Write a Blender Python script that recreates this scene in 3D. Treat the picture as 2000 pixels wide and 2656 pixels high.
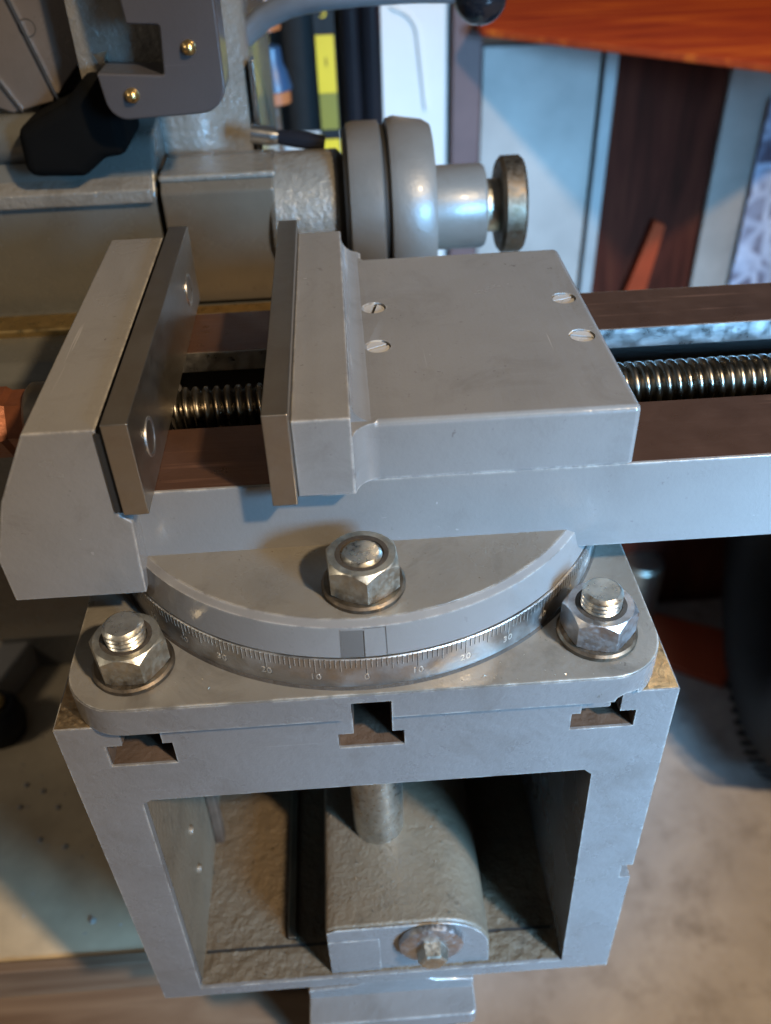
import bpy, bmesh, math, random
from mathutils import Vector, Matrix
R = math.radians
random.seed(7)
MM = 0.001
scene = bpy.context.scene
for o in list(bpy.data.objects): bpy.data.objects.remove(o)

# ------------------------------------------------------------------ camera
cam_d = bpy.data.cameras.new('camera'); cam = bpy.data.objects.new('camera', cam_d)
scene.collection.objects.link(cam); scene.camera = cam
cam.location = (1.10*MM, -164.1*MM, 202.9*MM)
cam.rotation_euler = (0.8967, 0.0313, -0.0603)
cam_d.sensor_fit = 'HORIZONTAL'; cam_d.sensor_width = 36; cam_d.lens = 41.56
cam_d.clip_start = 0.01; cam_d.clip_end = 50
cam_d.dof.use_dof = True; cam_d.dof.focus_distance = 0.262; cam_d.dof.aperture_fstop = 15

# ------------------------------------------------------------------ world and lamps
w = bpy.data.worlds.new('World'); scene.world = w; w.use_nodes = True
bg = w.node_tree.nodes['Background']
bg.inputs[0].default_value = (0.88, 0.90, 0.95, 1); bg.inputs[1].default_value = 0.058

def lamp(name, kind, loc, power, col, **kw):
    d = bpy.data.lights.new(name, kind); o = bpy.data.objects.new(name, d)
    scene.collection.objects.link(o); o.location = Vector(loc)*MM
    d.energy = power; d.color = col
    for k, v in kw.items():
        if k == 'aim': o.rotation_euler = (Vector(v)-Vector(loc)).to_track_quat('-Z', 'Y').to_euler()
        else: setattr(d, k, v)
    return o
lamp('workshop_bulb', 'POINT', (815, -780, 1130), 168, (1.0, 0.76, 0.48), shadow_soft_size=0.045)
lamp('side_lamp', 'SPOT', (500, -400, 150), 205, (0.23, 0.57, 1.0), aim=(254, 130, -120), spot_size=R(55), spot_blend=0.6, shadow_soft_size=0.16)
lamp('far_bulb', 'POINT', (-1000, -250, 640), 9, (1.0, 0.88, 0.70), shadow_soft_size=0.12)

scene.view_settings.view_transform = 'Standard'; scene.view_settings.look = 'None'
scene.view_settings.exposure = 0.0; scene.view_settings.gamma = 1

# ------------------------------------------------------------------ materials
MATS = {}
def new_mat(name):
    m = bpy.data.materials.new(name); m.use_nodes = True
    nt = m.node_tree; b = nt.nodes['Principled BSDF']
    tc = nt.nodes.new('ShaderNodeTexCoord')
    MATS[name] = m
    return m, nt, b, tc
def noise(nt, tc, scale, detail=4, rough=.55, stretch=None, dist=0):
    n = nt.nodes.new('ShaderNodeTexNoise'); n.inputs['Scale'].default_value = scale
    n.inputs['Detail'].default_value = detail; n.inputs['Roughness'].default_value = rough
    n.inputs['Distortion'].default_value = dist
    if stretch:
        mp = nt.nodes.new('ShaderNodeMapping'); mp.inputs['Scale'].default_value = stretch
        nt.links.new(tc.outputs['Object'], mp.inputs[0]); nt.links.new(mp.outputs[0], n.inputs['Vector'])
    else: nt.links.new(tc.outputs['Object'], n.inputs['Vector'])
    return n.outputs['Fac']
def ramp(nt, src, stops):
    r = nt.nodes.new('ShaderNodeValToRGB'); e = r.color_ramp.elements
    e[0].position, e[0].color = stops[0][0], (*stops[0][1], 1)
    e[1].position, e[1].color = stops[-1][0], (*stops[-1][1], 1)
    for p, c in stops[1:-1]:
        x = e.new(p); x.color = (*c, 1)
    nt.links.new(src, r.inputs[0]); return r.outputs[0]
def g(v): return (v, v, v)
def mix(nt, f, a, b, mode='MIX'):
    m = nt.nodes.new('ShaderNodeMix'); m.data_type = 'RGBA'; m.blend_type = mode
    for s, i in ((f, 0), (a, 6), (b, 7)):
        if isinstance(s, (int, float)): m.inputs[i].default_value = s
        elif isinstance(s, tuple): m.inputs[i].default_value = (*s, 1)
        else: nt.links.new(s, m.inputs[i])
    return m.outputs[2]
def bump(nt, b, h, strength, dist=.001):
    n = nt.nodes.new('ShaderNodeBump'); n.inputs['Strength'].default_value = strength; n.inputs['Distance'].default_value = dist
    nt.links.new(h, n.inputs['Height'])
    if b.inputs['Normal'].is_linked:
        nt.links.new(b.inputs['Normal'].links[0].from_socket, n.inputs['Normal'])
    nt.links.new(n.outputs[0], b.inputs['Normal'])

def paint(name, col, rough=.3, speck=.5, cast=.0, brush=None, grime=(.05, .04, .03), spec=.5, wear=.7, coat=.35, scratch=.5, mot=1.0):
    m, nt, b, tc = new_mat(name)
    c = ramp(nt, noise(nt, tc, 30, 6, .6), [(.28, tuple(v*(1-.14*mot) for v in col)), (.5, col), (.72, tuple(v*(1+.06*mot) for v in col))])
    if speck:
        sp = ramp(nt, noise(nt, tc, 380, 3, .7), [(.665, g(0)), (.71, g(1))])
        blot = ramp(nt, noise(nt, tc, 24, 3), [(.40, g(.08)), (.66, g(min(1, speck*1.3)))])
        f = mix(nt, 1.0, sp, blot, 'MULTIPLY'); c = mix(nt, f, c, grime)
        dirt = ramp(nt, noise(nt, tc, 45, 8, .7, dist=.8), [(.52, g(0)), (.74, g(min(1, .7*speck*mot)))])
        c = mix(nt, dirt, c, grime)
    if scratch:
        for st in ((4, .12, 4), (.12, 4, 4)):
            sc = ramp(nt, noise(nt, tc, 150, 2, .5, stretch=st, dist=.3), [(.73, g(0)), (.77, g(scratch*.5))])
            gate = ramp(nt, noise(nt, tc, 16, 2), [(.5, g(0)), (.6, g(1))])
            c = mix(nt, mix(nt, 1.0, sc, gate, 'MULTIPLY'), c, tuple(min(1, v*2.1) for v in col))
    if wear:
        bv = nt.nodes.new('ShaderNodeBevel'); bv.samples = 2; bv.inputs['Radius'].default_value = .0011
        ge = nt.nodes.new('ShaderNodeNewGeometry'); dp = nt.nodes.new('ShaderNodeVectorMath'); dp.operation = 'DOT_PRODUCT'
        nt.links.new(bv.outputs[0], dp.inputs[0]); nt.links.new(ge.outputs['True Normal'], dp.inputs[1])
        e = ramp(nt, dp.outputs['Value'], [(.80, g(1)), (.975, g(0))])
        br = ramp(nt, noise(nt, tc, 120, 5, .7), [(.42, g(0)), (.56, g(wear))])
        c = mix(nt, mix(nt, 1.0, e, br, 'MULTIPLY'), c, (.46, .43, .38))
        dk = ramp(nt, noise(nt, tc, 95, 5, .7, dist=.5), [(.58, g(0)), (.68, g(wear))])
        c = mix(nt, mix(nt, 1.0, e, dk, 'MULTIPLY'), c, grime)
    nt.links.new(c, b.inputs['Base Color'])
    rr = ramp(nt, noise(nt, tc, 28, 6, .6), [(.3, g(rough*.7)), (.7, g(min(1, rough*1.1)))])
    nt.links.new(rr, b.inputs['Roughness']); b.inputs['Specular IOR Level'].default_value = spec
    b.inputs['Coat Weight'].default_value = coat; b.inputs['Coat Roughness'].default_value = .10
    bump(nt, b, noise(nt, tc, 900, 3), .10, .0006)
    if cast: bump(nt, b, noise(nt, tc, 330, 5, .6), cast, .0016)
    if brush: bump(nt, b, noise(nt, tc, 260, 3, .5, stretch=brush), .16, .0006)
    return m
def metal(name, col, rough=.35, dark=(.05, .035, .02), amount=.5, brush=None, bs=.12, scale=70, pit=0, rv=1.0, scratch=None):
    m, nt, b, tc = new_mat(name)
    b.inputs['Metallic'].default_value = 1
    f = ramp(nt, noise(nt, tc, scale, 6, .65, dist=.4), [(.42, g(0)), (.72, g(amount))])
    c = mix(nt, f, col, dark)
    if scratch:
        sc = ramp(nt, noise(nt, tc, 170, 3, .6, stretch=scratch, dist=.2), [(.60, g(0)), (.68, g(.75))])
        gate = ramp(nt, noise(nt, tc, 26, 3), [(.46, g(0)), (.60, g(1))])
        c = mix(nt, mix(nt, 1.0, sc, gate, 'MULTIPLY'), c, tuple(min(1, v*2.4) for v in col))
    nt.links.new(c, b.inputs['Base Color'])
    rr = ramp(nt, noise(nt, tc, scale*3, 4), [(.3, g(rough*(1-.25*rv))), (.75, g(min(1, rough*(1+.5*rv))))])
    nt.links.new(rr, b.inputs['Roughness'])
    bump(nt, b, noise(nt, tc, 900, 3), .08, .0004)
    if pit: bump(nt, b, noise(nt, tc, 330, 4, .6), pit, .0008)
    if brush: bump(nt, b, noise(nt, tc, 500, 3, .5, stretch=brush), bs, .0004)
    return m
def plain(name, col, rough=.6, metallic=0, var=.25, scale=12, bmp=0, bscale=200, spec=.4):
    m, nt, b, tc = new_mat(name)
    c = ramp(nt, noise(nt, tc, scale, 5, .6), [(.3, tuple(v*(1-var) for v in col)), (.7, tuple(min(1, v*(1+var*.5)) for v in col))])
    nt.links.new(c, b.inputs['Base Color']); b.inputs['Roughness'].default_value = rough; b.inputs['Metallic'].default_value = metallic
    b.inputs['Specular IOR Level'].default_value = spec
    if bmp: bump(nt, b, noise(nt, tc, bscale, 5, .6), bmp, .002)
    return m

GREY = (.152, .144, .137)
paint('vise_paint', GREY, .26, .5, .05, (1, .05, 1), mot=.7, scratch=.8)
paint('body_paint', GREY, .26, .4, .05, (.04, 1, 1), mot=.6, scratch=.8)
paint('flange_paint', (.128, .116, .098), .36, .9, .12)
paint('cast_paint', (.16, .15, .145), .38, .4, .22)
paint('table_paint', (.128, .122, .118), .32, .5, .20, mot=.85)
paint('gib_paint', (.075, .062, .047), .3, .8, .12, (.06, 1, 1), wear=0)
paint('index_paint', (.085, .08, .075), .4, .8, wear=0)
paint('screw_paint', (.32, .31, .30), .3, .8, wear=0)
paint('rough_cast', (.088, .064, .040), .65, .8, .8, spec=.3, coat=0, scratch=0, wear=0)
paint('bracket_paint', (.11, .082, .054), .5, .9, .5, coat=.1, scratch=0, wear=0)
paint('machine_paint', (.072, .070, .062), .3, .5, .12, wear=0)
paint('column_paint', (.125, .113, .096), .2, .7, .7, wear=0)
paint('dial_paint', (.095, .084, .073), .42, .5, .10, wear=0, coat=.05)
metal('jaw_steel', (.40, .36, .31), .36, (.31, .25, .19), .45, (1, .03, 1), .12, 60, rv=.25)
metal('slide_steel', (.13, .066, .043), .33, (.075, .038, .026), .7, (.03, 1, 1), .15, 30, scratch=(.06, 3, 3))
MATS['slide_steel'].node_tree.nodes['Principled BSDF'].inputs['Metallic'].default_value = .7
metal('bright_steel', (.62, .61, .60), .32, (.50, .48, .44), .2, (.03, 1, 1), .12)
metal('nut_steel', (.54, .51, .43), .38, (.18, .14, .09), .6, None, 0, 220, .12)
metal('nut_blue', (.50, .50, .51), .38, (.14, .09, .06), .6, None, 0, 220, .12)
metal('bolt_zinc', (.60, .57, .50), .3, (.16, .12, .08), .5, None, 0, 200)
metal('washer_steel', (.15, .12, .09), .5, (.06, .04, .02), .7, None, 0, 140)
metal('ring_steel', (.52, .50, .475), .38, (.13, .10, .07), .7, (.06, .06, 2.5), .12, 45)
metal('mark_bright', (.74, .71, .65), .34, (.36, .32, .26), .8, None, 0, 300)
metal('mark_dull', (.60, .57, .52), .3, (.22, .19, .15), .9, None, 0, 420)
MATS['mark_bright'].node_tree.nodes['Principled BSDF'].inputs['Metallic'].default_value = .85
metal('table_top_iron', (.62, .44, .24), .40, (.14, .09, .05), .8, None, 0, 240, .3)
metal('screw_steel', (.17, .15, .12), .27, (.05, .04, .03), .7)
metal('brown_steel', (.20, .165, .125), .42, (.12, .09, .06), .6, (.2, .2, 1), .1, 18)
metal('chrome', (.75, .74, .72), .15, (.3, .28, .25), .2)
metal('brass', (.75, .52, .22), .3, (.3, .18, .06), .4)
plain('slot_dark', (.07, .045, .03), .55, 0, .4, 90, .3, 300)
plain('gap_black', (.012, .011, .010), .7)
plain('grime', (.035, .027, .02), .7, 0, .4, 200, .3, 500)
plain('black_rubber', (.006, .006, .006), .6, 0, .3, 60, .2, 80, .25)
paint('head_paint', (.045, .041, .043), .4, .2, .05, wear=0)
paint('slide_paint', (.085, .07, .06), .35, .3, .1, wear=0)
plain('guard_black', (.003, .003, .003), .9, 0, .2, 60, 0, 80, .05)
plain('black_gloss', (.008, .008, .010), .16)
plain('red_paint', (.17, .055, .024), .38, .55, .25, 160, .1, 300)
plain('white_panel', (.50, .46, .42), .55, 0, .08, 8)
plain('pale_panel', (.27, .245, .22), .55, 0, .35, 7)
plain('brown_strip', (.10, .055, .05), .6, 0, .2, 20)
plain('yellow_label', (.50, .33, .008), .5, 0, .1)
plain('olive_label', (.16, .13, .012), .5, 0, .1)
plain('blue_plastic', (.015, .04, .085), .35, 0, .15)
plain('orange_plastic', (.28, .09, .03), .4, 0, .15)
plain('blue_steel', (.14, .15, .165), .35, .4, .3, 30)
plain('orange_red', (.40, .07, .025), .55, 0, .2, 9)
plain('slat_red', (.24, .032, .008), .7, 0, .3, 9, 0, 80, .15)
plain('tray_grey', (.43, .335, .22), .55, 0, .5, 9, .2, 60)
plain('grey_strip', (.25, .25, .24), .5, 0, .2, 10)

def concrete():
    m, nt, b, tc = new_mat('concrete')
    c = ramp(nt, noise(nt, tc, 4, 8, .65, dist=.5), [(.28, (.25, .215, .19)), (.5, (.36, .315, .285)), (.72, (.50, .445, .40))])
    d = ramp(nt, noise(nt, tc, 22, 5, .7), [(.5, g(0)), (.75, g(.6))])
    c = mix(nt, d, c, (.14, .11, .09)); nt.links.new(c, b.inputs['Base Color'])
    b.inputs['Roughness'].default_value = .8; bump(nt, b, noise(nt, tc, 60, 6), .4, .004)
concrete()
def wood(name, a, bb, cc, st, scale=14, rough=.45):
    m, nt, b, tc = new_mat(name)
    n = noise(nt, tc, scale, 6, .6, stretch=st, dist=1.4)
    c = ramp(nt, n, [(.3, a), (.5, bb), (.68, cc)]); nt.links.new(c, b.inputs['Base Color'])
    b.inputs['Roughness'].default_value = rough; b.inputs['Specular IOR Level'].default_value = .12 if rough > .8 else .5
wood('orange_wood', (.20, .02, .006), (.32, .04, .008), (.52, .105, .012), (.35, 2.2, 1), 14, .85)
wood('dark_wood', (.022, .006, .003), (.040, .009, .005), (.055, .014, .007), (3, 1, .35), 14, .9)
wood('bench_wood', (.085, .05, .03), (.13, .085, .055), (.17, .12, .08), (.3, 2, 1), 20, .5)
def fabric():
    m, nt, b, tc = new_mat('lace_fabric')
    v = nt.nodes.new('ShaderNodeTexVoronoi'); v.feature = 'DISTANCE_TO_EDGE'; v.inputs['Scale'].default_value = 34
    nt.links.new(tc.outputs['Object'], v.inputs['Vector'])
    c = ramp(nt, v.outputs['Distance'], [(.06, (.36, .42, .55)), (.16, (.07, .06, .09))])
    c = mix(nt, ramp(nt, noise(nt, tc, 30, 4), [(.4, g(0)), (.6, g(.7))]), c, (.20, .24, .34))
    nt.links.new(c, b.inputs['Base Color']); b.inputs['Roughness'].default_value = .9
fabric()

# ------------------------------------------------------------------ builders (all sizes in millimetres)
def link(name, me, mat, parent=None, bevel=0, seg=2, smooth=35):
    o = bpy.data.objects.new(name, me); scene.collection.objects.link(o)
    me.materials.clear(); me.materials.append(MATS[mat])
    for p in me.polygons: p.use_smooth = True
    if bevel:
        b = o.modifiers.new('bevel', 'BEVEL'); b.width = bevel*MM; b.segments = seg; b.limit_method = 'ANGLE'
        b.angle_limit = R(35); b.harden_normals = True
    else: me.set_sharp_from_angle(angle=R(smooth))
    if parent: o.parent = parent; o.matrix_parent_inverse = parent.matrix_world.inverted()
    return o
def finish(bm, name):
    bmesh.ops.recalc_face_normals(bm, faces=bm.faces)
    bmesh.ops.scale(bm, vec=(MM, MM, MM), verts=bm.verts)
    me = bpy.data.meshes.new(name); bm.to_mesh(me); bm.free(); return me
AX = {'y': lambda u, v, w: (u, w, v), 'z': lambda u, v, w: (u, v, w), 'x': lambda u, v, w: (w, u, v)}
def prism_bm(polys, axis, a, b, bm=None):
    """extrude one or several adjoining 2D polygons along an axis"""
    bm = bm or bmesh.new(); f = AX[axis]; cache = {}
    def vert(p):
        k = (round(p[0], 3), round(p[1], 3))
        if k not in cache: cache[k] = bm.verts.new(f(p[0], p[1], a))
        return cache[k]
    faces = [bm.faces.new([vert(p) for p in poly]) for poly in polys]
    r = bmesh.ops.extrude_face_region(bm, geom=faces, use_keep_orig=True)
    d = Vector(f(0, 0, b-a))
    bmesh.ops.translate(bm, vec=d, verts=[e for e in r['geom'] if isinstance(e, bmesh.types.BMVert)])
    return bm
def prism(name, poly, axis, a, b, mat, parent=None, bevel=0, seg=2):
    polys = poly if isinstance(poly[0][0], (list, tuple)) else [poly]
    return link(name, finish(prism_bm(polys, axis, a, b), name), mat, parent, bevel, seg)
def box(name, x0, x1, y0, y1, z0, z1, mat, parent=None, bevel=0, seg=2):
    return prism(name, [(x0, y0), (x1, y0), (x1, y1), (x0, y1)], 'z', z0, z1, mat, parent, bevel, seg)
def rounded(pts, rad, n=6):
    """round the corners of a polygon; rad is a number or a list"""
    out = []; N = len(pts)
    for i, p in enumerate(pts):
        r = rad[i] if isinstance(rad, (list, tuple)) else rad
        P = Vector(p); A = Vector(pts[i-1])-P; B = Vector(pts[(i+1) % N])-P
        if r <= 0: out.append(tuple(p)); continue
        a, b = A.normalized(), B.normalized(); ang = a.angle(b); t = min(r/math.tan(ang/2), A.length*.49, B.length*.49); rr = t*math.tan(ang/2)
        c = P+(a+b).normalized()*(rr/math.sin(ang/2)); s = P+a*t-c; e = P+b*t-c
        for k in range(n+1):
            q = s.lerp(e, k/n); q = q.normalized()*rr if q.length > 1e-9 else s
            th = k/n; om = s.angle(e)
            q = (s*math.sin((1-th)*om)+e*math.sin(th*om))/math.sin(om)
            out.append((c.x+q.x, c.y+q.y))
    return out
def lathe(name, prof, center, axis, mat, parent=None, n=64, a0=0, a1=360, smooth=35):
    """prof: (radius, height) pairs turned about an axis through center"""
    bm = bmesh.new(); full = abs(a1-a0) >= 359.9; rows = []
    m = n if full else n+1
    for i in range(m):
        t = R(a0+(a1-a0)*i/n); row = []
        for r, h in prof:
            u, v = r*math.cos(t), r*math.sin(t)
            p = {'z': (u, v, h), 'x': (h, u, v), 'y': (u, h, v)}[axis]
            row.append(bm.verts.new((center[0]+p[0], center[1]+p[1], center[2]+p[2])))
        rows.append(row)
    for i in range(n):
        A, B = rows[i], rows[(i+1) % m]
        for k in range(len(prof)-1): bm.faces.new((A[k], B[k], B[k+1], A[k+1]))
    bmesh.ops.remove_doubles(bm, verts=bm.verts, dist=1e-4)
    return link(name, finish(bm, name), mat, parent, 0, smooth=smooth)
def tube(name, pts, rad, mat, parent=None, n=16):
    bm = bmesh.new(); rings = []
    P = [Vector(p) for p in pts]
    for i, p in enumerate(P):
        t = (P[min(i+1, len(P)-1)]-P[max(i-1, 0)]).normalized()
        u = t.orthogonal().normalized() if i == 0 else (pu-t*pu.dot(t)).normalized()
        pu = u; v = t.cross(u); r = rad[i] if isinstance(rad, (list, tuple)) else rad
        rings.append([bm.verts.new(p+(u*math.cos(2*math.pi*k/n)+v*math.sin(2*math.pi*k/n))*r) for k in range(n)])
    for a, b in zip(rings, rings[1:]):
        for k in range(n): bm.faces.new((a[k], a[(k+1) % n], b[(k+1) % n], b[k]))
    bm.faces.new(rings[0]); bm.faces.new(rings[-1])
    return link(name, finish(bm, name), mat, parent, smooth=50)
def cut(o, boxes):
    mods = list(o.modifiers); keep = [(m.width, m.segments) for m in mods]
    for m in mods: o.modifiers.remove(m)
    cs = []
    for p, axis, a, b in boxes:
        c = bpy.data.objects.new('cutter', finish(prism_bm([p], axis, a, b), 'cutter')); scene.collection.objects.link(c); cs.append(c)
        m = o.modifiers.new('cut', 'BOOLEAN'); m.operation = 'DIFFERENCE'; m.solver = 'EXACT'; m.object = c
    dg = bpy.context.evaluated_depsgraph_get(); me = bpy.data.meshes.new_from_object(o.evaluated_get(dg))
    o.modifiers.clear(); o.data = me
    for c in cs: bpy.data.objects.remove(c)
    for w_, sg in keep:
        b = o.modifiers.new('bevel', 'BEVEL'); b.width = w_; b.segments = sg; b.limit_method = 'ANGLE'; b.angle_limit = R(35); b.harden_normals = True
    if not keep: me.set_sharp_from_angle(angle=R(35))
def empty(name, loc, label, cat, group=None):
    o = bpy.data.objects.new(name, None); scene.collection.objects.link(o); o.location = Vector(loc)*MM
    o.empty_display_size = .01; tag(o, label, cat, group); bpy.context.view_layer.update(); return o
def tag(o, label, cat, group=None):
    o['label'] = label; o['category'] = cat
    if group: o['group'] = group
    return o
def struct(o): o['kind'] = 'structure'; return o

# ------------------------------------------------------------------ setting: the floor
struct(prism('floor', [(-3000, -2500), (3000, -2500), (3000, 3000), (-3000, 3000)], 'z', -820, -800, 'concrete'))

# ------------------------------------------------------------------ the slotted box table of the shaper
tbl = empty('machine_table', (0, 75, -172), 'grey painted hollow box table with T slots under the vise', 'machine table')
H = -172.2
def tslot(cx, n0, n1, w0, w1, zm, zb): return [(n0, 0), (n0, zm), (w0, zm), (w0, zb), (w1, zb), (w1, zm), (n1, zm), (n1, 0)]
top = [(-90, H), (-74.5, H), (-74.5, -166), (-72, -38), (-69, -36.5), (66, -36.5), (68.5, -39), (70.8, -165.5), (70.8, H), (90, H),
       (90, -103.5), (86, -103.5), (86, -95.5), (90, -95.5), (90, 0)]
slots = []
for s in ((66, 62.0, 73.5, 59.3, 78.4, -8.5, -15.8), (0.3, -5.0, 6.3, -9.6, 9.8, -10.5, -17.0), (-67, -72.2, -60.6, -77.2, -57.8, -8.9, -18.4)):
    slots += tslot(*s)[::-1]
top += slots + [(-90, 0)]
bot = [(-74.5, H), (70.8, H), (70.8, -165.5), (-74.5, -166)]
prism('table_casting', [top, bot], 'y', 0, 148, 'table_paint', tbl, .7)
# bare machined top surface, a sheet over each land between the slots
lands = [(-89.6, -72.6), (-60.3, -5.4), (6.7, 61.6), (73.9, 89.6)]
for a, b in lands: box('top_land', a, b, .5, 147.6, -.4, .12, 'table_top_iron', tbl)
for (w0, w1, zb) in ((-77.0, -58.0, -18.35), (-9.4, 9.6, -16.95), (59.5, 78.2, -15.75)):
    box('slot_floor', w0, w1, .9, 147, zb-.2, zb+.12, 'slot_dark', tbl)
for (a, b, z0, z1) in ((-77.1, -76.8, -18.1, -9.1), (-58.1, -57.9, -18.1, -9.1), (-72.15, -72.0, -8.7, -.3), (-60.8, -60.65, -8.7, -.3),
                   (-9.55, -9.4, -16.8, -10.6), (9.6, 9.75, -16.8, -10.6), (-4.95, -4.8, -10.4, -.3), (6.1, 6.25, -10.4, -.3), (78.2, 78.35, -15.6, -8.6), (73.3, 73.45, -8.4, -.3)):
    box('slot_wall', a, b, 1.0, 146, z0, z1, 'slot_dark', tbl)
# rough floor inside the box and its front ledge
def rough_sheet(name, x0, x1, y0, y1, z, amp, mat, parent, nx=60, ny=40, seed=1):
    rnd = random.Random(seed); bm = bmesh.new(); from mathutils import noise as nz
    vs = [[bm.verts.new((x0+(x1-x0)*i/nx, y0+(y1-y0)*j/ny, z+amp*(.55*nz.fractal(Vector((i*.18+seed*9, j*.18, 0)), .8, 2, 4)+.35*nz.noise(Vector((i*1.7, j*1.7, seed)))))) for j in range(ny+1)] for i in range(nx+1)]
    for i in range(nx):
        for j in range(ny): bm.faces.new((vs[i][j], vs[i+1][j], vs[i+1][j+1], vs[i][j+1]))
    return link(name, finish(bm, name), mat, parent, smooth=60)
rough_sheet('inner_ledge', -74.2, 70.5, .8, 13, -164.6, 1.0, 'rough_cast', tbl, 120, 12, 2)
rough_sheet('inner_floor', -74.2, 70.5, 14.5, 147, -164.8, .8, 'rough_cast', tbl, 110, 100, 3)
box('floor_ridge', -40, -36.5, 16, 146, -165, -162.6, 'brown_steel', tbl, .5)
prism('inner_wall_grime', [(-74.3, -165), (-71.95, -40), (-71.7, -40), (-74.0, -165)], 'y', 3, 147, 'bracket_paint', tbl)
prism('wall_rib', [(-74.0, -164), (-71.7, -42), (-67.5, -42), (-69.8, -164)], 'y', 62, 68, 'slot_dark', tbl, 1)
box('ledge_gap', -73, 69, 12.6, 14.8, -165.6, -165.0, 'gap_black', tbl)
box('back_plate', -89, 89, 148.5, 160, -172, -2, 'machine_paint', tbl, 1)
for i, (x, y, z, r) in enumerate(((-73.2, 34, -107.6, 2.0), (-73.6, 31.5, -131, 2.0))):
    lathe('bolt_end', [(0, 2.0), (r*.7, 1.8), (r, .9), (r, 0)], (x, y, z), 'x', 'bracket_paint', tbl, 12)

box('feed_block', 50, 60, 118, 140, -164, -60, 'blue_steel', tbl, 1)
tube('lit_crack', [(64+2*math.sin(k*1.9), 140+k*.2, -60-9*k) for k in range(11)], 1.0, 'brass', tbl, 8)  # brass squiggle stands in for a crack lit gold
# support bracket standing in the box, with pin, washer and bolt
br = empty('support_bracket', (8, 40, -165), 'grey cast support bracket with rounded shoulder inside the box table', 'bracket')
prof = [(-22.5, -171), (-22.5, -133.5), (-18, -131.8), (20, -131.5)] + [(20+21.5*math.sin(R(t)), -153+21.5*math.cos(R(t))) for t in range(10, 91, 8)] + [(42.2, -171)]
prism('bracket_body', prof, 'y', 3, 92, 'bracket_paint', br, 1.6, 4)
prism('front_face', [(-22.2, -170), (-22.2, -133.9), (-18, -132.3), (20, -132)] + [(20+21*math.sin(R(t)), -153+21*math.cos(R(t))) for t in range(10, 91, 8)] + [(41.7, -170)], 'y', 2.0, 3.2, 'table_paint', br, .6, 3)
prism('raised_pad', rounded([(-22, -170), (-22, -140), (-2, -140), (-2, -170)], .5), 'y', 1.5, 2.4, 'table_paint', br, .3)
lathe('washer', [(0, -2.6), (5, -2.6), (9.5, -2.4), (12.3, -1.4), (12.6, 0), (12.6, 1), (0, 1)], (18, 0.6, -143.5), 'y', 'nut_blue', br, 48)
lathe('bolt_head', [(0, -8), (4.6, -8), (5.6, -7.4), (6.3, -2.4), (0, -2.4)], (18, .6, -143.5), 'y', 'nut_steel', br, 6, smooth=20)
lathe('pin', [(0, -132.5), (9.4, -132.5), (10.4, -131.6), (10.4, -62), (10.4, -46)], (.5, 47, 0), 'z', 'bolt_zinc', br, 48)
lathe('brass_collar', [(10.4, -48), (11.2, -47), (11.2, -40), (0, -40)], (.5, 47, 0), 'z', 'brass', br, 40)
# foot flange under the table
ft = br
prism('foot_flange', rounded([(-33, -9), (36, -9), (36, 40), (-33, 40)], [2, 3, 1, 1]), 'z', -196, -187, 'table_paint', ft, 1.2, 3)
prism('foot_web', [(-33, -188), (36, -188), (36, -181), (20, -179), (12, -173.5), (-4, -173.5), (-14, -179), (-33, -181)], 'y', 2, 34, 'table_paint', ft, 1)
box('foot_stem', -26, 30, 4, 40, -420, -196, 'machine_paint', ft, 1)

# ------------------------------------------------------------------ the swivelling machine vise
vise = empty('machine_vise', (0, 80, 0), 'grey swivel machine vise with two bare steel jaw plates', 'vise')
# square base plate with rounded corners and its key slot
base = prism('base_plate', rounded([(-85.2, -3.6), (85.2, -3.6), (85.2, 163), (-85.2, 163)], 17, 10), 'z', .3, 11.2, 'flange_paint', vise, .7)
skirt = prism('plate_edge', rounded([(-85.35, -3.75), (85.35, -3.75), (85.35, 163.2), (-85.35, 163.2)], 17.1, 10), 'z', .5, 10.6, 'table_paint', base)
for o_ in (base, skirt):
    cut(o_, [([(-5.0, -.5), (6.3, -.5), (6.3, 7.6), (-5.0, 7.6)], 'y', -8, 30), ([(69.5, -.5), (77.5, -.5), (76.8, 2.4), (73, 3.2), (70.5, 2.0)], 'y', -8, 20)])
prism('key_slot_shade', [(-4.9, 0.4), (-4.7, .4), (-4.7, 7.3), (6.0, 7.3), (6.0, .4), (6.2, .4), (6.2, 7.5), (-4.9, 7.5)], 'y', -3.2, 29.9, 'gap_black', base)  # black sheet puts the shade of the key slot into the colour
# graduated ring
XC, YC, RS, ZP, Z1 = 0.0, 79.9, 81.2, 11.2, 22.6
ring = lathe('graduated_ring', [(RS+.25, ZP-.2), (RS, ZP+1), (RS, Z1-.3), (RS-.25, Z1), (60, Z1)], (XC, YC, 0), 'z', 'ring_steel', vise, 220)
lathe('grime_seam', [(RS+1.0, ZP-.2), (RS+.75, ZP+.25), (RS-.2, ZP+.75)], (XC, YC, 0), 'z', 'grime', ring, 220)
bm = bmesh.new(); bd = bmesh.new()
def on_ring(a, z, r): return (XC+r*math.sin(R(a)), YC-r*math.cos(R(a)), z)
for a in range(-72, 73):
    ln = 5.6 if a % 10 == 0 else (4.6 if a % 5 == 0 else 3.3)
    for q, hw, off, rr in ((bd, .17, 0, RS+.03), (bm, .09, .17, RS+.07)):
        da = math.degrees(hw/RS); ao = math.degrees(off/RS)
        vs = [q.verts.new(on_ring(a+ao+s*da, z, r)) for r in (RS-.3, rr) for z in (Z1-.15, Z1-ln) for s in (-1, 1)]
        for f in ((4, 5, 7, 6), (0, 1, 5, 4), (2, 3, 7, 6), (0, 2, 6, 4), (1, 3, 7, 5)): q.faces.new([vs[i] for i in f])
link('degree_marks', finish(bm, 'degree_marks'), 'mark_bright', ring)
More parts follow.
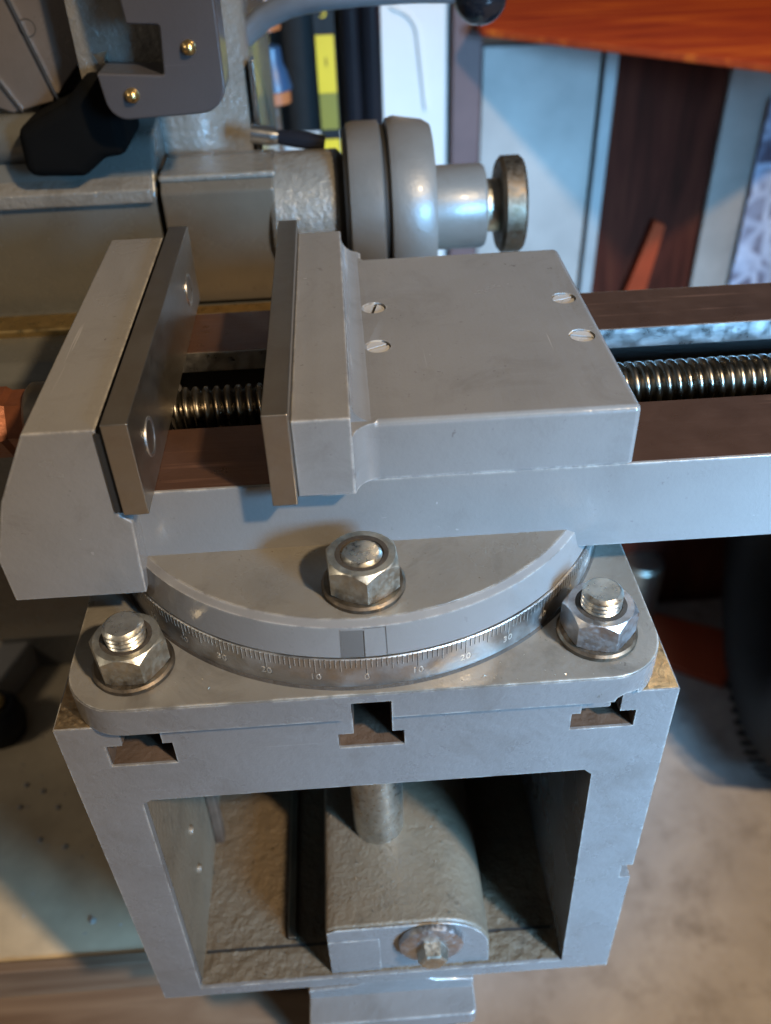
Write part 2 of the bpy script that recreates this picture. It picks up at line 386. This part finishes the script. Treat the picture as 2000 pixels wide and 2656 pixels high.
link('degree_grooves', finish(bd, 'degree_grooves'), 'grime', ring)
def number(txt, a, size=3.1):
    for mat, dx, dz, dr in (('grime', .16, -.1, .02), ('mark_bright', 0, 0, .05)):
        cu = bpy.data.curves.new('txt', 'FONT'); cu.body = txt; cu.size = size; cu.align_x = 'CENTER'; cu.extrude = .12; cu.offset = .05; cu.space_character = 1.15
        ob = bpy.data.objects.new('txt', cu); me = bpy.data.meshes.new_from_object(ob); bpy.data.objects.remove(ob)
        for v in me.vertices:
            x, y, z = v.co; aa = a+math.degrees((x+dx)/RS)
            v.co = Vector(on_ring(aa, Z1-5.6-size*.72+y+dz-.2, RS+dr+(z-.12)))*MM
        link('degree_number', me, mat, ring)
for a in range(-60, 61, 10): number(str(abs(a)), a)
# round flange, rim and index marks
XF, RF, Z2 = -.2, 80.5, 33.3
fl = lathe('swivel_flange', [(RF, Z1+.25), (RF-2, Z2-1.2), (RF-4.0, Z2), (60, Z2), (0, Z2)], (XF, YC, 0), 'z', 'body_paint', vise, 220, smooth=25)
lathe('flange_top', [(RF-4.2, Z2-.2), (RF-4.3, Z2+.08), (30, Z2+.08)], (XF, YC, 0), 'z', 'flange_paint', fl, 200)
def patch(name, a0, a1, z0, z1, mat, r=RF+.12):
    cn = lambda z: (z-Z1-.25)*2/(Z2-1.2-Z1-.25)
    lathe(name, [(r-.3-cn(z0), z0), (r-cn(z0), z0), (r-cn(z1), z1), (r-.3-cn(z1), z1)], (XF, YC, 0), 'z', mat, fl, 12, 270+a0, 270+a1)
patch('index_plate', -4.6, -.25, Z1+.35, Z2-2.0, 'index_paint', RF+.08)
patch('index_line', -.12, .12, Z1+.3, Z2-2.2, 'grime', RF+.1)
patch('seam_line', 4.25, 4.4, Z1+.3, Z2-1.6, 'grime', RF+.06)
patch('seam_line', -.1, 4.4, Z2-1.62, Z2-1.5, 'grime', RF+.06)
# slideway body: two rails with an undercut gap between them
XE = 232
sec = [(34.5, 26.2), (144.5, 26.2), (144.5, 56.1), (114, 56.1), (114, 48.5), (124, 46), (124, 31), (56, 31), (56, 46), (66, 48.5), (66, 56.1), (34.5, 56.1)]
body = prism('slideway_body', sec, 'x', -62, XE, 'body_paint', vise, .5)
box('slide_way', -61.8, XE-.4, 35.4, 65.7, 55.9, 56.22, 'slide_steel', body)
box('slide_way', -61.8, XE-.4, 114.3, 143.6, 55.9, 56.22, 'slide_steel', body)
box('way_edge', -61.8, XE-.4, 113.75, 114.1, 48.9, 56.05, 'bright_steel', body)
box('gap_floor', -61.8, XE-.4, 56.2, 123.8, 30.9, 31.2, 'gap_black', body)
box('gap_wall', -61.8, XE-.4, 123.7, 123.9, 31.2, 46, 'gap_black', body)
# fixed jaw
fj = prism('fixed_jaw', [(-82.4, 82.6), (-93.6, 61.5), (-100, 41.7), (-99.6, 26.3), (-62, 26.3), (-60.8, 52.5), (-63.6, 55.2), (-64.0, 82.6)], 'y', 26.4, 153, 'vise_paint', vise, .6)
def plate(name, x0, x1, holes, parent):
    p = box(name, x0, x1, 24.7, 157, 56.3, 84.9, 'jaw_steel', parent, .35)
    for y, z in holes:
        lathe('screw_recess', [(0, .1), (3.9, .1), (4.8, 1.1), (5.0, 1.2), (5.6, 1.2), (5.8, .3)], (x1-.9, y, z), 'x', 'bright_steel', p, 32)
        lathe('screw_head', [(0, .6), (3.0, .6), (3.4, .1)], (x1-.75, y, z), 'x', 'nut_steel', p, 24)
    return p
box('dark_gap_strip', -64.3, -61.9, 25.8, 155, 56.6, 81.6, 'gap_black', fj)  # black strip painted in for the shaded gap beside the fixed plate
plate('jaw_plate', -62.0, -55.2, ((43, 69), (137, 69)), vise)
plate('jaw_plate', -22.3, -15.6, (), vise)
# moving jaw: tall block, flat slide, fillets between them
mj = empty('x', (0, 0, 0), 'x', 'x'); bpy.data.objects.remove(mj)
def moving_jaw():
    out = []
    # plan outline of the slide with concave fillets running out to the wider jaw
    fr = 7.5; plan = []
    y0, y1, x0, x1 = 34.4, 143.0, 0.0, 78
    plan += [(x1, y0), (x1, y1)]
    for k in range(9):
        t = R(90*k/8); plan.append((x0+fr-fr*math.sin(t), y1+fr-fr*math.cos(t)))
    plan += [(x0-9, y1+fr), (x0-9, y0-6.6+.3)]
    pts = []
    for k in range(9):
        t = R(90*k/8); pts.append((x0+fr-fr*math.cos(t), y0-fr+fr*math.sin(t)))
    pts[0] = (x0, y0-6.3)
    plan += [p for p in pts if p[1] >= y0-6.3]
    return plan
slide = prism('moving_jaw', moving_jaw(), 'z', 56.35, 74.8, 'vise_paint', vise, 2.0, 4)
slide.modifiers['bevel'].use_clamp_overlap = False
slide.modifiers['bevel'].limit_method = 'WEIGHT'
at_ = slide.data.attributes.new('bevel_weight_edge', 'FLOAT', 'EDGE')
for e in slide.data.edges:
    a, b = (slide.data.vertices[v].co/MM for v in e.vertices)
    if (a.z > 74.7 and b.z > 74.7 and min(a.x, b.x) > 5) or (a.x > 77.9 and b.x > 77.9 and abs(a.z-b.z) > 5): at_.data[e.index].value = 1.0
SCREWS = ((9.3, 102.5, 1.35, .55), (9.2, 76.3, .45, .35), (71.2, 101.9, .3, .5), (71.2, 76.0, -.35, .45))
def drill(o, holes):
    cs = []
    for p, axis, a, b in holes:
        c = bpy.data.objects.new('cutter', finish(prism_bm([p], axis, a, b), 'cutter')); scene.collection.objects.link(c); cs.append(c)
        m = o.modifiers.new('cut', 'BOOLEAN'); m.operation = 'DIFFERENCE'; m.solver = 'EXACT'; m.object = c
    dg = bpy.context.evaluated_depsgraph_get(); me = bpy.data.meshes.new_from_object(o.evaluated_get(dg))
    o.modifiers.clear(); o.data = me
    for c in cs: bpy.data.objects.remove(c)
    for p in me.polygons: p.use_smooth = True
    me.set_sharp_from_angle(angle=R(40))
    wn = o.modifiers.new('weighted', 'WEIGHTED_NORMAL'); wn.keep_sharp = True
drill(slide, [([(x+4.0*math.cos(k*math.pi/14), y+4.0*math.sin(k*math.pi/14)) for k in range(28)], 'z', 72.6, 76) for x, y, a, dp in SCREWS])
box('jaw_block', -15.55, .0, 27.9, 155.2, 56.4, 80.7, 'vise_paint', slide, .6)
fr = 6.0
prism('fillet', [(-.8, 74.0)] + [(fr-fr*math.cos(R(t)), 74.75+fr-fr*math.sin(R(t))) for t in range(5, 91, 8)] + [(6.6, 74.0)], 'y', 35.2, 149, 'vise_paint', slide)
box('dark_gap_strip', -15.8, -15.4, 27.5, 155.6, 56.8, 81.5, 'grime', slide)
def slot_screw(x, y, ang, depth):
    zt = 74.8-depth; s = lathe('slotted_screw', [(3.4, 0), (3.75, -.3), (3.75, -2)], (x, y, zt), 'z', 'screw_paint', slide, 28)
    c, sn = math.cos(ang), math.sin(ang)
    for sd in (-1, 1):     # the two halves of the head either side of the driver slot
        half = [(3.45*math.cos(t), 3.45*math.sin(t)) for t in [math.pi*(.5-.5*sd)+math.radians(a_) for a_ in range(9, 172, 9)]]
        half = [(u, v) for u, v in half]
        q = [(x+c*u-sn*v, y+sn*u+c*v) for u, v in half]
        prism('head_half', q, 'z', zt-.9, zt, 'screw_paint', s)
    lathe('slot_floor', [(0, -.85), (3.5, -.85)], (x, y, zt), 'z', 'gap_black', s, 20)
for x, y, a, dp in SCREWS: slot_screw(x, y, a, dp)
# lead screw with a real helical thread
def thread(name, x0, x1, y, z, r, depth, pitch, mat, parent, n=36, axis='x'):
    bm = bmesh.new(); prof = [(0, r-depth), (.16, r-depth*.55), (.3, r-.12), (.42, r), (.58, r), (.7, r-.12), (.84, r-depth*.55)]
    turns = int((x1-x0)/pitch); rows = []
    for i in range(turns*n+1):
        t = 2*math.pi*i/n
        rows.append([bm.verts.new((x0+pitch*(i/n+h), y+rr*math.cos(t), z+rr*math.sin(t))) for h, rr in prof+[(1, r-depth)]])
    for a, b in zip(rows, rows[1:]):
        for k in range(len(prof)): bm.faces.new((a[k], b[k], b[k+1], a[k+1]))
    return link(name, finish(bm, name), mat, parent, smooth=50)
ls = thread('lead_screw', -60, 224, 90, 47.5, 8.0, 1.5, 3.5, 'screw_steel', vise)
lathe('screw_collar', [(0, -104), (11.5, -104), (12.5, -103), (12.5, -97), (0, -97)], (0, 90, 47.5), 'x', 'brown_steel', ls, 32)
lathe('square_end', [(0, -150), (9, -150), (11.6, -147), (11.6, -112), (10.4, -110), (10.4, -104), (0, -104)], (0, 90, 47.5), 'x', 'red_paint', ls, 6, smooth=20)

# ------------------------------------------------------------------ the three clamping bolts
def clamp_bolt(loc, zb, stick, rot, nmat, label, slotted=False):
    e = empty('clamp_bolt', (loc[0], loc[1], zb), label, 'bolt', 'bolts clamping the vise')
    x, y = loc; ws = lathe('washer', [(6, 1.9), (11.0, 1.9), (11.7, 1.3), (11.7, 0), (6, 0)], (x, y, zb), 'z', 'washer_steel', e, 48)
    # hexagon nut with chamfered corners
    bm = bmesh.new(); AF = 9.4; rc = AF/math.cos(R(30)); h0, h1 = zb+2, zb+11.7; n = 48; rows = []
    for i in range(n):
        t = 2*math.pi*i/n; lo = ((t+math.pi/6) % (math.pi/3))-math.pi/6; rh = AF/math.cos(lo)
        tt = t+rot; c, s = math.cos(tt), math.sin(tt); dz = (rh-AF)*1.15; rb = min(rh, AF+.9)
        pr = [(6, h0), (min(rh, AF+.5), h0), (rh, h0+(rh-AF)*.5), (rh, h1-.15-dz), (AF*.985, h1), (6.3, h1), (5.9, h1-.5), (5.8, h1-2)]
        rows.append([bm.verts.new((x+r*c, y+r*s, z)) for r, z in pr])
    for i in range(n):
        a, b = rows[i], rows[(i+1) % n]
        for k in range(7): bm.faces.new((a[k], b[k], b[k+1], a[k+1]))
    link('nut', finish(bm, 'nut'), nmat, e, smooth=28)
    lathe('grime_ring', [(5.7, h1-1.2), (6.0, h1+.05), (7.0, h1+.06), (7.6, h1-.05)], (x, y, 0), 'z', 'grime', ws, 40)
    zt = zb+11.7+stick; pr = [(0, zt), (4.7, zt), (5.2, zt-.45)]
    z = zt-.8
    while z > zb+9:
        pr += [(5.75, z), (5.8, z-.35), (5.25, z-.85), (5.25, z-1.05)]; z -= 1.5
    bl = lathe('stud', pr, (x, y, 0), 'z', 'bolt_zinc', e, 40, smooth=20)
    return e
clamp_bolt((.6, 16.6), 33.3, .5, R(5), 'nut_steel', 'hex nut with flush stud on the round swivel flange')
clamp_bolt((-66.6, 12.8), 11.3, 5.0, R(27), 'nut_steel', 'bright stud and hex nut beside the fixed jaw, left corner of base plate')
clamp_bolt((67.6, 13.6), 11.3, 5.4, R(14), 'nut_blue', 'grey stud and rust-edged hex nut at the right corner of base plate')
tn = empty('slot_nut', (67, 4, -8), 'worn grey T nut sitting in the right hand table slot', 'nut')
box('nut_body', 60.2, 71.2, 1.2, 40, -8.2, -1.0, 'table_paint', tn, .8)

# ------------------------------------------------------------------ shaper behind the vise
sh = empty('shaping_machine', (-60, 300, -265), 'grey shaping machine with column, cross rail and tool head behind the vise', 'machine')
prism('cross_rail', rounded([(176, -140), (176, 14), (182, 20), (246, 20), (250, 22), (250, -140)], [1, 4, 4, 1, 1, 1]), 'x', -205, -26, 'machine_paint', sh, .8)
box('light_block', -88, 88, 42, 148, -264.8, -172.6, 'machine_paint', sh, 1)  # unseen box added under the table to keep side_lamp off the tray
box('front_light_block', -87, 87, 15, 42, -207, -172.8, 'machine_paint', sh, 1)  # unseen front box added to stop lamp light leaking below the table
box('rail_strip', -205, -28, 206, 222, 19.5, 23.5, 'brass', sh, 1)
box('rail_band', -205, -26, 236, 252, 20, 28, 'column_paint', sh, 1.5)
sd = prism('saddle', rounded([(232, -20), (232, 72), (246, 92), (300, 98), (300, -20)], [2, 8, 12, 2, 2], 6), 'x', -235, -79, 'machine_paint', sh, 7, 4)
prism('saddle_lip', rounded([(229, 69), (229, 75), (240, 80), (240, 66)], 1.5), 'x', -235, -81, 'column_paint', sd, 1)
prism('gib_block', rounded([(228, 22), (228, 73), (232, 77), (262, 80), (262, 22)], [1, 3, 3, 1, 1]), 'x', -77, -28, 'gib_paint', sh, 3, 3)
box('block_cap', -77.5, -27, 231, 262, 76.5, 79.5, 'column_paint', sh, 1.2)
for z in (60, 70): lathe('cap_screw', [(0, 6), (3.4, 6), (4, 5.2), (4, 0)], (-28, 238, z), 'x', 'screw_steel', sh, 20)
cl = prism('column', rounded([(-250, 272), (-60, 272), (-38, 292), (-36, 420), (-250, 420)], [1, 18, 10, 1, 1], 8), 'z', -265, 330, 'column_paint', sh, 2)
box('column_edge', -37.6, -35.2, 286, 296, 40, 112, 'chrome', cl, .6)
tube('oil_pipe', [(-70, 268, 200), (-84, 264, 165), (-93, 262, 142), (-98, 262, 128)], 3, 'machine_paint', cl)
# feed dial assembly on a shaft along the rail
AXc = (0, 252, 52)
lathe('bearing_block', [(0, -30), (27, -30), (28.5, -28), (28.5, 0), (25, 3), (0, 3)], AXc, 'x', 'column_paint', sh, 64)
dl = lathe('feed_dial', [(0, 3), (34, 3), (38.5, 5), (39.5, 8), (39.5, 19), (37, 20), (37, 22), (40, 23), (41, 26), (39, 39), (37, 42.5), (20, 43), (0, 43)], AXc, 'x', 'dial_paint', sh, 96)
lathe('dial_gap', [(37.4, 19.6), (37.5, 20), (37.5, 22.4), (37.4, 22.6)], AXc, 'x', 'gap_black', dl, 96)
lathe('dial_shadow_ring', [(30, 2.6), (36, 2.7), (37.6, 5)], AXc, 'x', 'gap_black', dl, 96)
lathe('hub', [(0, 42), (19, 42), (19, 66), (18, 67.5), (0, 67.5)], AXc, 'x', 'dial_paint', sh, 64)
kn = lathe('shaft_neck', [(0, 66), (12, 66), (12, 76), (0, 76)], AXc, 'x', 'nut_steel', sh, 48)
lathe('knurled_knob', [(0, 74.5), (20, 74.5), (21.8, 76), (21.8, 84), (20.5, 85.5), (0, 85.5)], AXc, 'x', 'washer_steel', sh, 72)
# lever with ball
tube('lever_arm', [(-40, 308, 118), (-30, 306, 126), (-18, 304, 131), (-4, 302, 133.5), (16, 301, 134.8), (40, 300, 135), (60, 300, 134)], [5, 5.4, 5.6, 5.6, 5.5, 5.3, 5], 'blue_steel', sh, 20)
lathe('lever_ball', [(0.01, -12.5)]+[(12.5*math.cos(R(t)), 12.5*math.sin(R(t))) for t in range(-80, 81, 10)]+[(0.01, 12.5)], (70.5, 300, 132), 'z', 'black_gloss', sh, 40, smooth=80)
tube('small_lever', [(-38, 262, 87), (-30, 262, 85.5), (-26, 262, 85)], [4.2, 4.2, 3.6], 'chrome', sh)
tube('small_lever_grip', [(-27, 262, 85), (-18, 262, 83.5), (-5, 262, 81)], [3.0, 3.8, 3.6], 'black_gloss', sh)
lathe('slide_hole', [(0, .3), (2.6, .3), (3.0, 0), (3.4, -.3)], (-121, 246, 136), 'y', 'gap_black', sh, 20)
tube('oil_pipe', [(-60, 262, 175), (-54, 266, 140), (-50, 270, 118), (-58, 272, 104), (-70, 272, 98)], 2.4, 'washer_steel', sh)
# tool head: clamping plate with stepped cut-out, black guard, slanted slide
hd = sh
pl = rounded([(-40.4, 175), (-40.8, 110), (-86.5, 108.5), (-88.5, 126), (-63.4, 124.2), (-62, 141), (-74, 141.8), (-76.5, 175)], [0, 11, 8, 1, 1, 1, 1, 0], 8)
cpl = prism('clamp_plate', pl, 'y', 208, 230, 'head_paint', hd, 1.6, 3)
box('cut_out_back', -100, -60, 231, 236, 108, 175, 'column_paint', hd)
prism('copper_strip', [(-90, 122), (-64, 120.5), (-64, 124), (-90, 125.5)], 'y', 226, 231, 'brown_steel', hd)
for x, z in ((-52.3, 133.2), (-76.5, 117.6)):
    lathe('dome_screw', [(0, -3.2), (1.4, -2.8), (2.4, -1.6), (2.8, 0), (2.8, 1)], (x, 208, z), 'y', 'brass', cpl, 24, smooth=60)
prism('guard', rounded([(-130, 84), (-106, 83), (-96, 90), (-86, 91), (-86, 121), (-97, 122), (-108, 112), (-129, 103)], 5), 'y', 222, 262, 'guard_black', hd, 5, 4)
lathe('roller', [(0, 0), (9, 0), (10, 1), (10, 24), (0, 24)], (-150, 246, 94), 'x', 'machine_paint', hd, 32)
wd = prism('slanted_slide', [(-175, 180), (-172, 120), (-136, 104), (-118, 108), (-98, 127), (-94, 180)], 'y', 246, 270, 'slide_paint', hd, 1)
prism('slide_edge', [(-126.8, 150), (-115.8, 109), (-114.8, 109.6), (-125.6, 150)], 'y', 244.6, 246.4, 'chrome', wd)
prism('slide_edge', [(-138.5, 118), (-131.5, 104.5), (-130.8, 105), (-137.5, 118)], 'y', 244.6, 246.4, 'chrome', wd)
tube('hex_stud', [(-97, 236, 128), (-88, 232, 126)], 3.4, 'nut_steel', hd, 6)
# chip tray of the stand, left of the table
tr = empty('chip_tray', (-200, 180, -272), 'grey riveted sheet metal chip tray below the vise on the left', 'tray')
box('tray_sheet', -520, 120, 64, 420, -272, -265, 'tray_grey', tr, 1)
box('tray_lip', -520, 120, 58, 64, -290, -262, 'bench_wood', tr, 1)
prism('tray_rib', [(-262, 225), (-246, 225), (-217, 314), (-215, 345), (-236, 345)], 'z', -265, -240, 'pale_panel', tr, 3)
for x, y in ((-215.5, 173.6), (-204, 168.4), (-215.4, 158), (-192.3, 156.2), (-198.2, 135.2), (-182.2, 129.5), (-157.3, 83.8)):
    lathe('rivet', [(0, 1.6), (1.0, 1.5), (1.7, .7), (1.8, 0)], (x, y, -265), 'z', 'pale_panel', tr, 7, smooth=20)
bk = empty('black_knob', (-236, 205, -265), 'small black knob with brass cap on the chip tray', 'knob')  # black knob with a gold top, shaped here as a capped cup
lathe('knob_body', [(0, -238), (12, -238), (15, -242), (17, -252), (14, -264.8), (0, -264.8)], (-240, 216, 0), 'z', 'black_rubber', bk, 28)
lathe('knob_cap', [(0, -233), (6, -233), (8, -235), (8, -238), (0, -238)], (-240, 216, 0), 'z', 'brass', bk, 20)
stn = prism('wooden_stand', [(-700, -60), (-20, -60), (-20, 430), (-700, 430)], 'z', -330, -291, 'bench_wood', None, 2)
tag(stn, 'brown wooden stand plank under the chip tray', 'stand')
box('stand_leg', -120, -60, 0, 60, -800, -330, 'bench_wood', stn, 2)

# ------------------------------------------------------------------ workshop things further back
bench = prism('bench_top', [(147, 800), (430, 536), (900, 980), (560, 1500), (147, 1300)], 'z', 20, 27, 'orange_wood', None, 1.5)
tag(bench, 'orange varnished wooden bench top at upper right', 'bench')
box('bench_leg', 620, 660, 900, 940, -800, 20, 'dark_wood', bench, 1)
def board(name, x0, x1, y0, y1, z0, z1, mat, label, cat):
    o = box(name, x0, x1, y0, y1, z0, z1, mat, None, 2); tag(o, label, cat); return o
wp = board('white_door', 45, 124, 860, 885, -800, 330, 'white_panel', 'white panelled door standing behind the feed dial', 'door')
prism('moulding', [(62, 40), (64, 40)] + [(64+30*math.sin(R(t)), 10+30*math.cos(R(t))) for t in range(10, 91, 10)] + [(100, -60), (97, -60)] + [(62+27*math.sin(R(t)), 10+27*math.cos(R(t))) for t in range(90, 0, -10)], 'y', 856, 861, 'white_panel', wp, 1.5)
board('brown_post', 125, 156, 845, 875, -800, 330, 'brown_strip', 'dark brown vertical strip beside the white door', 'post')
board('leaning_panel', 157, 283, 848, 866, -800, 1, 'pale_panel', 'pale panel under the bench between brown strip and dark door', 'panel')
board('grey_batten', 286, 300, 842, 850, -800, 0, 'grey_strip', 'narrow grey batten against the dark brown door', 'batten')
dd = board('dark_door', 286, 424, 852, 880, -800, 0, 'dark_wood', 'dark brown wooden door under the orange bench', 'door')
pk = prism('orange_slat', [(300, -430), (344, -430), (378, -196), (364, -190)], 'y', 838, 850, 'slat_red', None, 1); tag(pk, 'orange slat leaning on the dark brown door', 'slat')
pw = board('white_board', 425, 640, 846, 864, -800, 0, 'pale_panel', 'white board at the right edge under the orange bench', 'board')
lace = rough_sheet('lace_cloth', 470, 700, 0, 560, 0, 6, 'lace_fabric', None, 40, 60, 5)
lace.rotation_euler = (R(90), 0, 0); lace.location = (0, .838, -.62)
tag(lace, 'blue white lace patterned cloth hanging at the right edge', 'cloth')
cb = box('cabinet', 300, 1100, 818, 842, -800, -330, 'dark_wood', None, 2); tag(cb, 'dark wooden chest standing behind the tyre', 'cabinet')
ty = empty('wheel', (565, 560, -800), 'black rubber tyre standing on the floor at the right edge', 'wheel')
pr = []
for k in range(25):
    t = 2*math.pi*k/24; pr.append((170+70*math.cos(t), 62*math.sin(t)))
tyre = lathe('tyre', pr, (0, 0, 0), 'x', 'black_rubber', ty, 64)
tyre.parent = None; tyre.matrix_world = Matrix.Translation((.545, .60, -.56)) @ Matrix.Rotation(R(-12), 4, 'Z')
bpy.context.view_layer.update(); tyre.parent = ty; tyre.matrix_parent_inverse = ty.matrix_world.inverted()
bmt = bmesh.new()
for k in range(70):
    t = 2*math.pi*k/70
    for s in (-1, 1):
        m = Matrix.Rotation(t+s*.04, 4, 'X') @ Matrix.Translation((s*24, 0, 238))
        bmesh.ops.create_cube(bmt, size=1, matrix=m @ Matrix.Diagonal((46, 9, 1.4, 1)))
trd = link('tread', finish(bmt, 'tread'), 'black_rubber', tyre); trd.matrix_parent_inverse = Matrix.Identity(4)
rc = prism('red_crate', rounded([(424, 690), (500, 640), (560, 730), (440, 790)], 4), 'z', -800, -788, 'orange_red', None, 2); tag(rc, 'flat orange red box on the concrete floor near the tyre', 'box')
fk = lathe('shiny_can', [(0, -690), (26, -690), (30, -694), (30, -800), (0, -800)], (416, 800, 0), 'z', 'nut_steel', None, 32); tag(fk, 'small shiny metal can on the floor beside the table', 'can')
# black posts and clamp bar with yellow label, coloured tool handles
def post(x, y, r, label):
    e = empty('black_post', (x, y, -800), label, 'post', 'black posts behind the machine')
    tube('post_tube', [(x, y, -800), (x, y, 330)], r, 'black_gloss', e, 20); return e
post(33, 640, 8.5, 'slim glossy black post nearest the white door'); post(17, 645, 8, 'second glossy black post from the white door')
cbp = empty('clamp_bar', (-5, 610, -800), 'black bar with yellow printed label behind the feed dial', 'bar')
box('bar', -13, 4, 612, 624, -800, 330, 'black_rubber', cbp, 1)
box('yellow_label', -11.6, 2.8, 610.8, 612.2, 20, 62, 'yellow_label', cbp)
box('olive_label', -11.4, 2.8, 610.8, 612.2, -8, 19.8, 'olive_label', cbp)
box('yellow_label', -11.4, 2.8, 610.8, 612.2, -28, -16, 'yellow_label', cbp)
def txt_flat(body, x, y, z, size, mat, parent):
    cu = bpy.data.curves.new('t', 'FONT'); cu.body = body; cu.size = size; cu.align_x = 'CENTER'; cu.extrude = .2
    ob = bpy.data.objects.new('t', cu); me = bpy.data.meshes.new_from_object(ob); bpy.data.objects.remove(ob)
    for v in me.vertices:
        a, b, c = v.co; v.co = Vector((x+a, y-c, z+b))*MM
    link('label_print', me, mat, parent)
txt_flat('1', -4.4, 610.6, 40, 9, 'black_rubber', cbp); txt_flat('5', -4.4, 611.8, 74, 12, 'yellow_label', cbp)
for i, (x, z, lab) in enumerate(((-50, 92, 'upper blue and orange screwdriver behind the column'), (-47, 40, 'lower blue and orange screwdriver behind the column'))):
    e = empty('handtool', (x, 600, z), lab, 'handtool', 'blue and orange hand tools')  # hand tool known only by its blue and orange handle
    lathe('grip', [(0, z+20), (8, z+18), (9, z+6), (12, z), (15, z-12), (0, z-13)], (x, 600, 0), 'z', 'blue_plastic', e, 24)
    lathe('band', [(0, z-13), (13, z-13), (13, z-22), (0, z-22)], (x, 600, 0), 'z', 'orange_plastic', e, 24)
    lathe('shank', [(0, z-22), (4, z-22), (4, z-120), (0, z-120)], (x, 600, 0), 'z', 'chrome', e, 16)
bw = box('back_board', -420, 44, 900, 915, -800, 330, 'white_panel', None, 2); tag(bw, 'pale board seen in gaps behind the black posts', 'board')
dk = box('black_cloth', -70, 40, 700, 716, -34, 330, 'black_rubber', None, 2); tag(dk, 'black sheet hanging behind the posts', 'sheet')

# tiny swarf lying on the vise, the table and the tray
def swarf(name, n, area, z, label, size=(.25, .7), mat='mark_bright', seed=3, ok=None):
    rnd = random.Random(seed); bm = bmesh.new(); k = 0
    while k < n:
        x = rnd.uniform(area[0], area[1]); y = rnd.uniform(area[2], area[3])
        if ok and not ok(x, y): continue
        k += 1; q = rnd.uniform(*size); a = rnd.uniform(0, 6.28); c, sn = math.cos(a), math.sin(a); l = q*rnd.uniform(1, 2.6)
        p = [(-l/2, -q/4, 0), (l/2, -q/5, 0), (l/3, q/3, 0), (-l/3, q/4, 0), (0, 0, q*.5)]
        vs = [bm.verts.new((x+u*c-v*sn, y+u*sn+v*c, z+w_)) for u, v, w_ in p]
        for f in ((0, 1, 4), (1, 2, 4), (2, 3, 4), (3, 0, 4)): bm.faces.new([vs[i] for i in f])
    o = link(name, finish(bm, name), mat, None, smooth=10); o['kind'] = 'stuff'; tag(o, label, 'swarf'); return o
inflange = lambda x, y: (x-XF)**2+(y-YC)**2 < 74**2 and y < 33.5 and (x-.6)**2+(y-16.6)**2 > 150
swarf('metal_swarf', 22, (-60, 60, 4, 34), Z2+.1, 'tiny bright metal chips on the round flange top', (.12, .34), 'washer_steel', seed=4, ok=inflange)
swarf('metal_swarf', 60, (-80, 80, -2, 34), 11.2, 'tiny metal chips on the base plate top', (.15, .4), 'bolt_zinc', 5, ok=lambda x, y: (x-XC)**2+(y-YC)**2 > (RS+1.5)**2)
swarf('metal_swarf', 90, (-230, -130, 75, 260), -265, 'scattered pale chips on the chip tray', (.5, 1.6), 'pale_panel', 6)
swarf('metal_swarf', 160, (-73, 60, 2, 120), -164.2, 'grimy metal chips on the floor inside the box table', (.3, .8), 'washer_steel', 7)
swarf('metal_swarf', 120, (-20, 30, 6, 80), -131.6, 'dark gritty chips on top of the support bracket', (.25, .7), 'washer_steel', 8, ok=lambda x, y: (x-.5)**2+(y-47)**2 > 130)
